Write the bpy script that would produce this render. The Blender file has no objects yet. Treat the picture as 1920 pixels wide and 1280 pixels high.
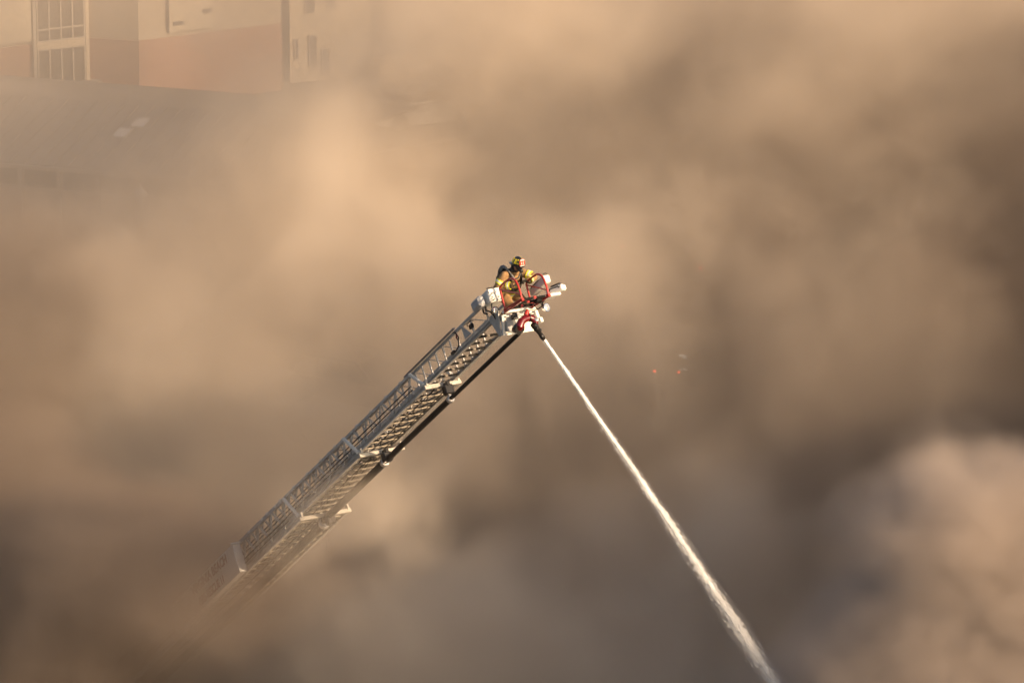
import bpy, bmesh, math, random
from mathutils import Vector, Matrix, Quaternion

sc = bpy.context.scene
C = sc.collection
R = math.radians
random.seed(7)

# ------------------------------------------------------------------ camera, sky, sun, exposure
cam = bpy.data.objects.new('camera', bpy.data.cameras.new('camera'))
C.objects.link(cam)
cam.location = (0, 0, 49)
cam.rotation_euler = (R(90 - 17), 0, 0)
cam.data.sensor_width = 36
cam.data.lens = 187.03
cam.data.clip_start = 1
cam.data.clip_end = 4000
sc.camera = cam

SUN = Vector((.76, -.53, .36)).normalized()
world = bpy.data.worlds.new('World')
sc.world = world
world.use_nodes = True
wn = world.node_tree
sky = wn.nodes.new('ShaderNodeTexSky')
sky.sky_type = 'NISHITA'
sky.sun_disc = False
sky.dust_density = 4.0
sky.sun_elevation = math.asin(SUN.z)
sky.sun_rotation = math.atan2(SUN.x, SUN.y)
wn.links.new(sky.outputs[0], wn.nodes['Background'].inputs[0])
wn.nodes['Background'].inputs[1].default_value = .11
lamp = bpy.data.lights.new('sun', 'SUN')
lamp.energy = 5.0
lamp.angle = R(.6)
lamp.color = (1, .71, .45)
sun = bpy.data.objects.new('sun', lamp)
C.objects.link(sun)
sun.rotation_euler = SUN.to_track_quat('Z', 'Y').to_euler()

vs = sc.view_settings
vs.view_transform = 'Standard'
vs.look = 'None'
vs.exposure = .50
vs.gamma = 1
vs.use_curve_mapping = False
cy = sc.cycles
cy.use_denoising = True
cy.use_adaptive_sampling = True
cy.adaptive_threshold = .06
cy.max_bounces = 6
cy.diffuse_bounces = 2
cy.glossy_bounces = 3
cy.transmission_bounces = 4
cy.volume_bounces = 2
cy.volume_step_rate = 10.0
cy.volume_max_steps = 160

# ------------------------------------------------------------------ helpers
class MB:
    """collects shapes for one mesh object"""
    def __init__(s):
        s.v, s.f, s.m = [], [], []
        s.cur = 0
    def add(s, vs_, fs):
        b = len(s.v)
        s.v += [tuple(v) for v in vs_]
        s.f += [tuple(b + i for i in f) for f in fs]
        s.m += [s.cur] * len(fs)
    def hexa(s, p):            # eight corners: bottom ring then top ring
        s.add(p, [(3, 2, 1, 0), (4, 5, 6, 7), (0, 1, 5, 4), (1, 2, 6, 5), (2, 3, 7, 6), (3, 0, 4, 7)])
    def box(s, lo, hi):
        x0, y0, z0 = lo
        x1, y1, z1 = hi
        s.hexa([(x0, y0, z0), (x1, y0, z0), (x1, y1, z0), (x0, y1, z0), (x0, y0, z1), (x1, y0, z1), (x1, y1, z1), (x0, y1, z1)])
    def cbox(s, c, size, rot=None, bev=.12):
        """box with chamfered edges round centre c, rot a 3x3 matrix"""
        hx, hy, hz = [q / 2 for q in size]
        b = min(size) * bev
        vs_, key = [], {}
        for sx in (-1, 1):
            for sy in (-1, 1):
                for sz in (-1, 1):
                    for ax in range(3):
                        p = [sx * hx, sy * hy, sz * hz]
                        for k in range(3):
                            if k != ax:
                                p[k] -= (sx, sy, sz)[k] * b
                        key[(sx, sy, sz, ax)] = len(vs_)
                        q = Vector(p)
                        if rot is not None:
                            q = rot @ q
                        vs_.append(q + Vector(c))
        fs = []
        K = key
        for ax in range(3):
            o1, o2 = (ax + 1) % 3, (ax + 2) % 3
            for sg in (-1, 1):
                ring = []
                for (a_, b_) in ((-1, -1), (1, -1), (1, 1), (-1, 1)):
                    t = [0, 0, 0]
                    t[ax], t[o1], t[o2] = sg, a_, b_
                    ring.append(K[(*t, ax)])
                fs.append(ring if sg > 0 else ring[::-1])
            for a_ in (-1, 1):          # edge strips parallel to ax
                for b_ in (-1, 1):
                    q = []
                    for e in (-1, 1):
                        t = [0, 0, 0]
                        t[ax], t[o1], t[o2] = e, a_, b_
                        q.append((K[(*t, o1)], K[(*t, o2)]))
                    f = [q[0][0], q[1][0], q[1][1], q[0][1]]
                    fs.append(f if a_ * b_ < 0 else f[::-1])
        for sx in (-1, 1):
            for sy in (-1, 1):
                for sz in (-1, 1):
                    f = [K[(sx, sy, sz, 0)], K[(sx, sy, sz, 1)], K[(sx, sy, sz, 2)]]
                    fs.append(f if sx * sy * sz > 0 else f[::-1])
        s.add(vs_, fs)
    def beam(s, p0, p1, w, h, up=(0, 0, 1)):
        p0, p1 = Vector(p0), Vector(p1)
        d = (p1 - p0).normalized()
        x = d.cross(Vector(up))
        if x.length < 1e-4:
            x = d.cross(Vector((1, 0, 0)))
        x.normalize()
        z = x.cross(d)
        x, z = x * w / 2, z * h / 2
        s.hexa([p0 - x - z, p0 + x - z, p1 + x - z, p1 - x - z, p0 - x + z, p0 + x + z, p1 + x + z, p1 - x + z])
    def tube(s, pts, rad, seg=8, caps=True):
        pts = [Vector(p) for p in pts]
        n = len(pts)
        if not isinstance(rad, (list, tuple)):
            rad = [rad] * n
        tg = [(pts[min(i + 1, n - 1)] - pts[max(i - 1, 0)]).normalized() for i in range(n)]
        u = tg[0].orthogonal().normalized()
        vs_, fs = [], []
        for i in range(n):
            u = (u - tg[i] * u.dot(tg[i])).normalized()
            w = tg[i].cross(u)
            for k in range(seg):
                an = 2 * math.pi * k / seg
                vs_.append(pts[i] + (u * math.cos(an) + w * math.sin(an)) * rad[i])
        for i in range(n - 1):
            for k in range(seg):
                k2 = (k + 1) % seg
                fs.append((i * seg + k, i * seg + k2, (i + 1) * seg + k2, (i + 1) * seg + k))
        if caps:
            fs.append(tuple(range(seg))[::-1])
            fs.append(tuple((n - 1) * seg + k for k in range(seg)))
        s.add(vs_, fs)
    def lathe(s, prof, o, d, seg=16):
        """profile of (radius, distance along d)"""
        o, d = Vector(o), Vector(d).normalized()
        u = d.orthogonal().normalized()
        w = d.cross(u)
        vs_, fs = [], []
        for (r_, h) in prof:
            for k in range(seg):
                an = 2 * math.pi * k / seg
                vs_.append(o + d * h + (u * math.cos(an) + w * math.sin(an)) * r_)
        for i in range(len(prof) - 1):
            for k in range(seg):
                k2 = (k + 1) % seg
                fs.append((i * seg + k, i * seg + k2, (i + 1) * seg + k2, (i + 1) * seg + k))
        fs.append(tuple(range(seg))[::-1])
        fs.append(tuple((len(prof) - 1) * seg + k for k in range(seg)))
        s.add(vs_, fs)
    def ellip(s, c, rad, rot=None, u=14, v=9):
        c = Vector(c)
        vs_, fs = [], []
        for i in range(1, v):
            th = math.pi * i / v
            for k in range(u):
                an = 2 * math.pi * k / u
                q = Vector((rad[0] * math.sin(th) * math.cos(an), rad[1] * math.sin(th) * math.sin(an), rad[2] * math.cos(th)))
                vs_.append(c + (rot @ q if rot is not None else q))
        q0, q1 = Vector((0, 0, rad[2])), Vector((0, 0, -rad[2]))
        vs_.append(c + (rot @ q0 if rot is not None else q0))
        vs_.append(c + (rot @ q1 if rot is not None else q1))
        a_, b_ = len(vs_) - 2, len(vs_) - 1
        for i in range(v - 2):
            for k in range(u):
                k2 = (k + 1) % u
                fs.append((i * u + k, (i + 1) * u + k, (i + 1) * u + k2, i * u + k2))
        for k in range(u):
            k2 = (k + 1) % u
            fs.append((a_, k, k2))
            fs.append((b_, (v - 2) * u + k2, (v - 2) * u + k))
        s.add(vs_, fs)
    def prism(s, poly, o, ex, ey, ez, depth):
        """2-D polygon in plane ex,ey extruded along ez"""
        o, ex, ey, ez = Vector(o), Vector(ex), Vector(ey), Vector(ez)
        n = len(poly)
        vs_ = [o + ex * x + ey * y for x, y in poly] + [o + ex * x + ey * y + ez * depth for x, y in poly]
        fs = [tuple(range(n))[::-1], tuple(range(n, 2 * n))]
        fs += [(i, (i + 1) % n, n + (i + 1) % n, n + i) for i in range(n)]
        s.add(vs_, fs)
    def mesh(s, name, mats, smooth=False):
        me = bpy.data.meshes.new(name)
        me.from_pydata(s.v, [], s.f)
        if not isinstance(mats, (list, tuple)):
            mats = [mats]
        for m_ in mats:
            me.materials.append(m_)
        me.polygons.foreach_set('material_index', s.m)
        bm = bmesh.new()
        bm.from_mesh(me)
        bmesh.ops.recalc_face_normals(bm, faces=bm.faces)
        bm.to_mesh(me)
        bm.free()
        if smooth:
            me.polygons.foreach_set('use_smooth', [True] * len(me.polygons))
            me.set_sharp_from_angle(angle=R(40))
        me.update()
        return me
    def build(s, name, mats, parent=None, smooth=False, loc=None):
        return link(name, s.mesh(name, mats, smooth), parent, loc)

def link(name, me, parent=None, loc=None):
    o = bpy.data.objects.new(name, me)
    C.objects.link(o)
    o.parent = parent
    if loc is not None:
        o.location = loc
    return o

def tag(o, label=None, cat=None, group=None, kind=None):
    for k, v in (('label', label), ('category', cat), ('group', group), ('kind', kind)):
        if v:
            o[k] = v
    return o

def empty(name, loc=(0, 0, 0), rz=0, mw=None):
    o = bpy.data.objects.new(name, None)
    C.objects.link(o)
    o.empty_display_size = .2
    if mw is not None:
        o.matrix_world = mw
    else:
        o.location = loc
        o.rotation_euler = (0, 0, rz)
    return o

def mat(name, col, rough=.6, metal=0.0, var=.15, scale=6.0, bump=0.0, col2=None, spots=0.0, emit=None, estr=0.0, coat=0.0):
    """procedural paint / cloth / metal: two tones mixed by noise, rough wear, fine relief"""
    m = bpy.data.materials.new(name)
    m.use_nodes = True
    t = m.node_tree
    b = t.nodes['Principled BSDF']
    tc = t.nodes.new('ShaderNodeTexCoord')
    nz = t.nodes.new('ShaderNodeTexNoise')
    nz.inputs['Scale'].default_value = scale
    nz.inputs['Detail'].default_value = 5
    nz.inputs['Roughness'].default_value = .62
    t.links.new(tc.outputs['Object'], nz.inputs['Vector'])
    mx = t.nodes.new('ShaderNodeMix')
    mx.data_type = 'RGBA'
    c2 = col2 or tuple(max(0, c * (1 - var * 2.2)) for c in col)
    mx.inputs['A'].default_value = (*c2, 1)
    mx.inputs['B'].default_value = (*col, 1)
    rp = t.nodes.new('ShaderNodeValToRGB')
    rp.color_ramp.elements[0].position = .33
    rp.color_ramp.elements[1].position = .62
    t.links.new(nz.outputs[0], rp.inputs[0])
    t.links.new(rp.outputs[0], mx.inputs['Factor'])
    out = mx.outputs['Result']
    if spots:
        n2 = t.nodes.new('ShaderNodeTexNoise')
        n2.inputs['Scale'].default_value = scale * 4.3
        n2.inputs['Detail'].default_value = 3
        t.links.new(tc.outputs['Object'], n2.inputs['Vector'])
        r2 = t.nodes.new('ShaderNodeValToRGB')
        r2.color_ramp.elements[0].position = .60
        r2.color_ramp.elements[1].position = .72
        t.links.new(n2.outputs[0], r2.inputs[0])
        ml = t.nodes.new('ShaderNodeMath')
        ml.operation = 'MULTIPLY'
        ml.inputs[1].default_value = spots
        t.links.new(r2.outputs[0], ml.inputs[0])
        m2 = t.nodes.new('ShaderNodeMix')
        m2.data_type = 'RGBA'
        m2.inputs['B'].default_value = (.06, .045, .035, 1)
        t.links.new(ml.outputs[0], m2.inputs['Factor'])
        t.links.new(out, m2.inputs['A'])
        out = m2.outputs['Result']
    t.links.new(out, b.inputs['Base Color'])
    mr = t.nodes.new('ShaderNodeMapRange')
    mr.inputs['To Min'].default_value = min(1, rough + .12)
    mr.inputs['To Max'].default_value = max(.03, rough - .08)
    t.links.new(nz.outputs[0], mr.inputs[0])
    t.links.new(mr.outputs[0], b.inputs['Roughness'])
    b.inputs['Metallic'].default_value = metal
    if coat:
        b.inputs['Coat Weight'].default_value = coat
        b.inputs['Coat Roughness'].default_value = .08
    if bump:
        bp = t.nodes.new('ShaderNodeBump')
        bp.inputs['Strength'].default_value = bump
        bp.inputs['Distance'].default_value = .02
        t.links.new(nz.outputs[0], bp.inputs['Height'])
        t.links.new(bp.outputs[0], b.inputs['Normal'])
    if emit:
        b.inputs['Emission Color'].default_value = (*emit, 1)
        b.inputs['Emission Strength'].default_value = estr
    return m

M = {
    'ladder': mat('ladder_paint', (.50, .48, .445), .5, .1, .15, 5, spots=.35),
    'ladder_in': mat('ladder_rail_worn', (.40, .37, .34), .45, .5, .2, 9, spots=.5),
    'white': mat('white_paint', (.74, .71, .64), .38, 0, .06, 7, spots=.22),
    'beam': mat('cross_beam_paint', (.52, .48, .41), .5, 0, .12, 9, spots=.35),
    'white_clean': mat('white_enamel', (.80, .78, .72), .35, 0, .05, 5, spots=.08),
    'rung': mat('rung_worn', (.32, .28, .22), .55, .1, .2, 9, spots=.4),
    'grip': mat('black_rubber', (.018, .017, .016), .75, 0, .2, 30),
    'pipe': mat('waterway_dark_anodised', (.022, .020, .019), .42, .2, .2, 8),
    'ring': mat('machined_ring', (.55, .54, .52), .3, .8, .1, 10),
    'red': mat('red_frame_paint', (.50, .035, .022), .38, 0, .12, 12, coat=.3),
    'red_dark': mat('monitor_red_enamel', (.15, .004, .007), .3, 0, .15, 7, coat=.35),
    'black': mat('black_metal', (.014, .013, .013), .35, .1, .2, 12),
    'grey_box': mat('grey_box_paint', (.42, .42, .42), .5, 0, .1, 9, spots=.2),
    'cable': mat('cable_dark', (.03, .027, .025), .6, 0, .2, 20),
    'chrome': mat('chrome', (.80, .80, .80), .12, 1.0, .04, 20),
    'lens': mat('lamp_lens', (.75, .74, .70), .08, .6, .1, 40),
    'letter': mat('sign_letter_maroon', (.22, .05, .04), .5, 0, .1, 10),
    'sign': mat('sign_white', (.72, .70, .66), .4, 0, .05, 4, spots=.1),
    'orange': mat('orange_label', (.75, .12, .03), .5, 0, .1, 10),
}

for k_ in ('grip', 'cable', 'pipe'):
    M[k_].node_tree.nodes['Principled BSDF'].inputs['Specular IOR Level'].default_value = .15

# ------------------------------------------------------------------ the ground
gm = mat('asphalt', (.075, .07, .065), .9, 0, .18, .35, bump=.3, spots=.2)
m = MB()
m.add([(-1500, 20, 0), (1500, 20, 0), (1500, 2500, 0), (-1500, 2500, 0)], [(0, 1, 2, 3)])
tag(m.build('ground', gm), kind='structure')
pm = mat('concrete_slabs', (.34, .32, .29), .85, 0, .12, .8, bump=.2)
m = MB()      # pavement strip along the lower building
m.prism([(-40, 168.87), (-12.6, 157.97), (-11.4, 160.4), (-40, 171.7)], (0, 0, 0), (1, 0, 0), (0, 1, 0), (0, 0, 1), .13)
tag(m.build('pavement', pm), kind='structure')
m = MB()
m.prism([(-40, 168.56), (-12.7, 157.64), (-12.6, 157.965), (-40, 168.865)], (0, 0, 0), (1, 0, 0), (0, 1, 0), (0, 0, 1), .14)
tag(m.build('kerb', mat('kerb_stone', (.50, .47, .42), .8, 0, .1, 2)), kind='structure')
m = MB()      # raised traffic island under the bare tree and the pale drive behind it
m.prism([(-9, 180.2), (1.5, 187.4), (9, 188.4), (9, 190.2), (1.0, 189.4), (-9, 182.4)], (0, 0, 0), (1, 0, 0), (0, 1, 0), (0, 0, 1), .12)
tag(m.build('footpath', pm), kind='structure')
pmk = mat('road_paint', (.30, .29, .27), .7, 0, .15, 3, spots=.3)
road = MB()
road.add([(-1.1, 129.6, .004), (-.98, 129.55, .004), (1.0, 132.95, .004), (.88, 133.0, .004)], [(0, 1, 2, 3)])
tag(road.build('road_markings', pmk), kind='structure')

# ------------------------------------------------------------------ buildings far behind the smoke
WM = {
    'salmon': mat('salmon_render', (.34, .185, .13), .85, 0, .1, .6, bump=.15),
    'cream': mat('cream_render', (.50, .42, .31), .85, 0, .07, .5, bump=.15),
    'tan': mat('tan_render', (.40, .33, .25), .85, 0, .07, .5, bump=.15),
    'yellow': mat('ochre_render', (.60, .42, .20), .85, 0, .08, .7),
    'frame': mat('window_frame_pale', (.36, .32, .27), .6, 0, .06, 3),
    'glass': mat('window_glass', (.07, .065, .06), .25, 0, .2, .6),
    'roof': mat('metal_roof', (.30, .26, .22), .6, .2, .12, .5, spots=.15),
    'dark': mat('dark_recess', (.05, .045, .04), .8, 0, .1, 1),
    'skylight': mat('skylight_plastic', (.72, .70, .68), .3, 0, .05, 2),
}

def wall_frame(p0, p1):
    """origin, direction along the wall, outward normal (towards -y)"""
    p0, p1 = Vector((*p0, 0)), Vector((*p1, 0))
    d = (p1 - p0).normalized()
    return p0, d, Vector((d.y, -d.x, 0)), (p1 - p0).length

def window(parent, fr, x0, x1, z0, z1, cols, rows, fw=.06, off=.03):
    """glazed opening: frame part with its panes below it; x along the wall"""
    o, d, nrm, _ = fr
    up = Vector((0, 0, 1))
    f = MB()
    base = o + nrm * off
    def bar(a0, a1, b0, b1, dep=.07):
        f.prism([(a0, b0), (a1, b0), (a1, b1), (a0, b1)], base, d, up, nrm, dep)
    xs = [x0 + (x1 - x0) * k / cols for k in range(cols + 1)]
    if isinstance(rows, int):
        rows = [k / rows for k in range(rows + 1)]
    zs = [z0 + (z1 - z0) * k for k in rows]
    for i, x in enumerate(xs):
        bar(x - fw / 2, x + fw / 2, z0 - fw / 2, z1 + fw / 2, .075)
    for z in zs:
        for i in range(cols):
            bar(xs[i] + fw / 2, xs[i + 1] - fw / 2, z - fw / 2, z + fw / 2)
    w = f.build('window', WM['frame'], parent)
    for i in range(cols):
        for j in range(len(zs) - 1):
            g = MB()
            g.prism([(xs[i] + fw / 2, zs[j] + fw / 2), (xs[i + 1] - fw / 2, zs[j] + fw / 2), (xs[i + 1] - fw / 2, zs[j + 1] - fw / 2), (xs[i] + fw / 2, zs[j + 1] - fw / 2)], base - nrm * .005, d, up, nrm, .03)
            g.build('pane', WM['glass'], w)
    return w

# the salmon and cream building: a wing, a skewed return wall and a block that comes forward
bld = empty('apartment_building', (-16, 190, 0))
bld_i = Vector((16, -190, 0))
def bpart(name, mb, mt):
    mb.v = [tuple(Vector(v) + bld_i) for v in mb.v]
    return mb.build(name, mt, bld)
A0, A1, A2, A3 = (-24.0, 185.7), (-15.56, 190.0), (-13.67, 189.5), (-8.6, 192.2)
m = MB(); m.prism([A0, A1, A2, A3, (-8.6, 205), (-24, 205)], (0, 0, 0), (1, 0, 0), (0, 1, 0), (0, 0, 1), 2.55)
bpart('lower_wall', m, WM['salmon'])
def inset(p, dy): return (p[0], p[1] + dy)
m = MB(); m.prism([inset(A0, .06), inset(A1, .06), inset(A2, .06), inset(A3, .06), (-8.62, 205), (-24, 205)], (0, 0, 2.55), (1, 0, 0), (0, 1, 0), (0, 0, 1), 12)
bpart('upper_wall', m, WM['tan'])
frA = wall_frame(A0, A1)
frB = wall_frame(A2, A3)
frR = wall_frame(A1, A2)
def onwall(fr, x0, x1, z0, z1, off, dep):
    m_ = MB()
    m_.prism([(x0, z0), (x1, z0), (x1, z1), (x0, z1)], fr[0] + fr[2] * off, fr[1], Vector((0, 0, 1)), fr[2], dep)
    return m_
LA = frA[3]
bpart('wall_panel', onwall(frA, .3, LA - 4.05, 2.7, 14, -.05, .18), WM['cream'])
bpart('wall_panel', onwall(frA, LA - 3.85, LA - 2.25, 2.7, 14, -.05, .14), WM['cream'])
bpart('pilaster', onwall(frA, LA - .16, LA - .02, .0, 14, -.03, .2), WM['cream'])
bpart('pilaster', onwall(frA, LA - 2.22, LA - 2.1, .0, 14, -.03, .2), WM['frame'])
bpart('spandrel', onwall(frA, LA - 2.08, LA - .18, 2.35, 2.62, -.03, .19), WM['cream'])
bpart('plinth', onwall(frA, LA - 2.08, LA - .18, 0, .42, -.03, .26), WM['cream'])
bpart('wall_panel', onwall(frB, 1.2, 3.0, 2.75, 14, -.05, .16), WM['cream'])
bpart('vent', onwall(frB, 1.35, 1.75, 3.0, 3.14, .11, .05), WM['dark'])
bpart('vent', onwall(frB, 2.55, 2.9, 3.35, 3.5, .11, .05), WM['dark'])
bpart('canopy', onwall(frA, LA - 1.9, LA + .3, .9, 1.0, 0, .55), WM['frame'])
for (z0, z1, rr) in ((.48, 2.33, [0, .22, 1]), (2.64, 4.4, [0, .25, 1]), (4.7, 6.4, [0, .25, 1])):
    fr = (frA[0] + bld_i, *frA[1:])
    window(bld, fr, LA - 2.04, LA - .2, z0, z1, 4, rr, .055, .09)
tag(bld, 'salmon and cream building with tall gridded window, behind the long low roof', 'building')

# the cream building with tall dark glazing between columns
hall = empty('office_building', (-4, 194, 0))
hall_i = Vector((4, -194, 0))
def hpart(name, mb, mt):
    mb.v = [tuple(Vector(v) + hall_i) for v in mb.v]
    return mb.build(name, mt, hall)
B0, B1, B2 = (-8.3, 193.3), (-5.5, 194.4), (-.9, 196.6)
m = MB(); m.prism([B0, B1, (-5.3, 207), (-8.3, 207)], (0, 0, 0), (1, 0, 0), (0, 1, 0), (0, 0, 1), 14)
hpart('wall', m, WM['cream'])
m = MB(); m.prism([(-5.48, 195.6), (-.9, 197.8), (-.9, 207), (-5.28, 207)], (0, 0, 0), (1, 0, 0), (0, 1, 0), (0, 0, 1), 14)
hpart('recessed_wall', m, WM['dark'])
frC = wall_frame(B0, B1)
frD = wall_frame(B1, B2)
frDl = (frD[0] + hall_i, *frD[1:])
for x in (0.0, 1.15, 2.3, 3.45, 4.7):
    m = onwall(frD, x - .10 + .1, x + .12 + .1, 0, 14, -.35, .35)
    hpart('column', m, WM['cream'])
for x in (.28, 1.43, 2.58, 3.73):
    fr = (frDl[0] - frDl[2] * .6, *frDl[1:])
    window(hall, fr, x, x + .88, .5, 9, 1, 4, .05, 0)
for (x0, x1, z0, z1) in ((.62, .98, 2.6, 4.2), (1.5, 1.86, 2.75, 4.2), (.75, 1.05, .6, 1.75), (.18, .32, .9, 1.65), (1.25, 1.55, .2, 1.2)):
    window(hall, (frC[0] + hall_i, *frC[1:]), x0, x1, z0, z1, 1, 2, .04, .0)
m = onwall(frD, .1, 1.75, 0, .72, .05, 1.0)
hpart('planter_wall', m, WM['yellow'])
tag(hall, 'cream building with tall dark glazing between pale columns, behind the bare tree', 'building')

# long low building with a metal roof and two skylights
shed = empty('low_building', (-17, 174, 0))
si = Vector((17, -174, 0))
def spart(name, mb, mt, sub=None):
    mb.v = [tuple(Vector(v) + si) for v in mb.v]
    return mb.build(name, mt, sub or shed)
sd = Vector((7.24, -2.16, 0)).normalized()          # along the eave
sn = Vector((sd.y, -sd.x, 0))                       # outwards, to the viewer
so_ = Vector((-17.1, 171.64, 0)) - sd * 14
SL = 25.0
m = MB()
m.prism([(.35, 0), (5.4, 0), (5.4, 3.45), (.35, 2.62)], so_, -sn, Vector((0, 0, 1)), sd, SL)
spart('wall', m, WM['tan'])
m = MB()
m.prism([(0, 2.70), (5.5, 3.50), (11, 2.70), (11, 2.80), (5.5, 3.60), (0, 2.80)], so_ - sd * .2, -sn, Vector((0, 0, 1)), sd, SL + .4)
rf = spart('roof', m, WM['roof'])
m0 = None
for k in range(48):
    m = MB()
    x = .3 + k * .52
    b = so_ + sd * x
    m.beam(b + Vector((0, 0, 2.825)), b - sn * 5.5 + Vector((0, 0, 3.625)), .035, .05)
    spart('seam', m, WM['roof'], rf)
for (x, y) in ((17.55, 3.9), (17.25, 2.95)):
    m = MB()
    c = so_ + sd * x - sn * y + Vector((0, 0, 2.84 + y * .1455))
    q = (-sn + Vector((0, 0, .1455))).normalized()
    m.prism([(-.22, -.36), (.22, -.36), (.22, .36), (-.22, .36)], c, sd, q, sd.cross(q), .05)
    spart('skylight', m, WM['skylight'], rf)
m = MB(); m.beam(so_ + sn * .06 + Vector((0, 0, 2.70)), so_ + sn * .06 + sd * SL + Vector((0, 0, 2.70)), .12, .12)
spart('gutter', m, WM['frame'])
m = MB(); m.beam(so_ - sn * .29 + Vector((0, 0, 1.9)), so_ - sn * .29 + sd * SL + Vector((0, 0, 1.9)), .06, .10)
spart('rail', m, WM['frame'])
for k in range(18):
    m = MB()
    b = so_ + sd * (.6 + k * 1.4)
    m.beam(b - sn * .28, b - sn * .28 + Vector((0, 0, 2.68)), .09, .09, sd)
    spart('post', m, WM['frame'])
for k in range(17):
    m = MB()
    b = so_ + sd * (.72 + k * 1.4) - sn * .33
    m.prism([(0, 1.96), (1.16, 1.96), (1.16, 2.58), (0, 2.58)], b, sd, Vector((0, 0, 1)), sn, .02)
    spart('window_panel', m, WM['glass'])
tag(shed, 'long low building with ribbed metal roof and two white skylights', 'building')

# post-top lamp in front of the low building
m = MB()
lp = empty('street_lamp', (-11.73, 161.96, 0))
m.lathe([(.16, 0), (.16, .12), (.09, .2), (.06, .5), (.05, 3.9), (.07, 3.95), (.07, 4.02)], (0, 0, 0), (0, 0, 1), 12)
m.build('post', WM['frame'], lp, True)
m = MB(); m.lathe([(.10, 4.02), (.15, 4.30), (.13, 4.32)], (0, 0, 0), (0, 0, 1), 12)
m.build('lantern', WM['skylight'], lp, True)
m = MB(); m.lathe([(.23, 4.30), (.235, 4.34), (.13, 4.47), (.05, 4.55), (.03, 4.62), (.0, 4.63)], (0, 0, 0), (0, 0, 1), 14)
m.build('cap', WM['skylight'], lp, True)
tag(lp, 'post-top street lamp with pale conical cap before the low building', 'street lamp')

# bare tree beside the cream building
tr = empty('bare_tree', (-1.84, 183.14, 0))
bark = mat('bark', (.10, .075, .055), .9, 0, .2, 6, bump=.5)
m = MB(); m.tube([(0, 0, -.1), (.02, 0, .6), (-.02, .03, 1.4), (.02, 0, 2.0)], [.13, .10, .085, .07], 9)
m.build('trunk', bark, tr, True)
rb = random.Random(3)
for k in range(7):
    an = k * 2.4
    p = Vector((.0, 0, 1.75 + .05 * k))
    d = Vector((math.cos(an), math.sin(an), .75 + .1 * (k % 3))).normalized()
    m = MB()
    pts, rad = [p.copy()], [.042]
    for j in range(6):
        d = (d + Vector((rb.uniform(-.25, .25), rb.uniform(-.25, .25), rb.uniform(-.05, .2)))).normalized()
        p = p + d * .28
        pts.append(p.copy()); rad.append(.04 - .006 * j)
        if j > 1:
            q = (d + Vector((rb.uniform(-.9, .9), rb.uniform(-.9, .9), .2))).normalized()
            m.tube([p, p + q * .25, p + q * .5 + Vector((0, 0, .08))], [.014, .010, .005], 5)
    m.tube(pts, rad, 6)
    m.build('branch', bark, tr, True)
tag(tr, 'small bare tree with upswept branches near the white car', 'tree')

# ------------------------------------------------------------------ parked cars
CM = {
    'glass': mat('car_glass', (.02, .022, .025), .06, 0, .1, 2, coat=.5),
    'tyre': mat('tyre_rubber', (.02, .02, .02), .85, 0, .1, 10),
    'rim': mat('alloy_rim', (.5, .5, .5), .3, .9, .05, 10),
    'trim': mat('black_trim', (.02, .02, .02), .6, 0, .1, 8),
    'head': mat('headlight_glass', (.7, .7, .7), .1, .3, .1, 10),
    'tail': mat('taillight_plastic', (.35, .02, .02), .2, 0, .1, 10),
    'tail_lit': mat('taillight_lit', (.4, .02, .02), .2, 0, .1, 10, emit=(1, .06, .02), estr=14.0),
    'tail_dim': mat('taillight_dim', (.4, .02, .02), .2, 0, .1, 10, emit=(1, .08, .03), estr=9.0),
    'bar_dim': mat('light_strip_dim', (.9, .9, .85), .2, 0, .1, 10, emit=(1, .9, .75), estr=1.2),
    'bar_lit': mat('light_strip_lit', (.9, .9, .85), .2, 0, .1, 10, emit=(1, .95, .85), estr=3.0),
}
for k_ in ('tail_lit', 'tail_dim', 'bar_lit', 'bar_dim'):
    CM[k_].cycles.emission_sampling = 'NONE'
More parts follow.
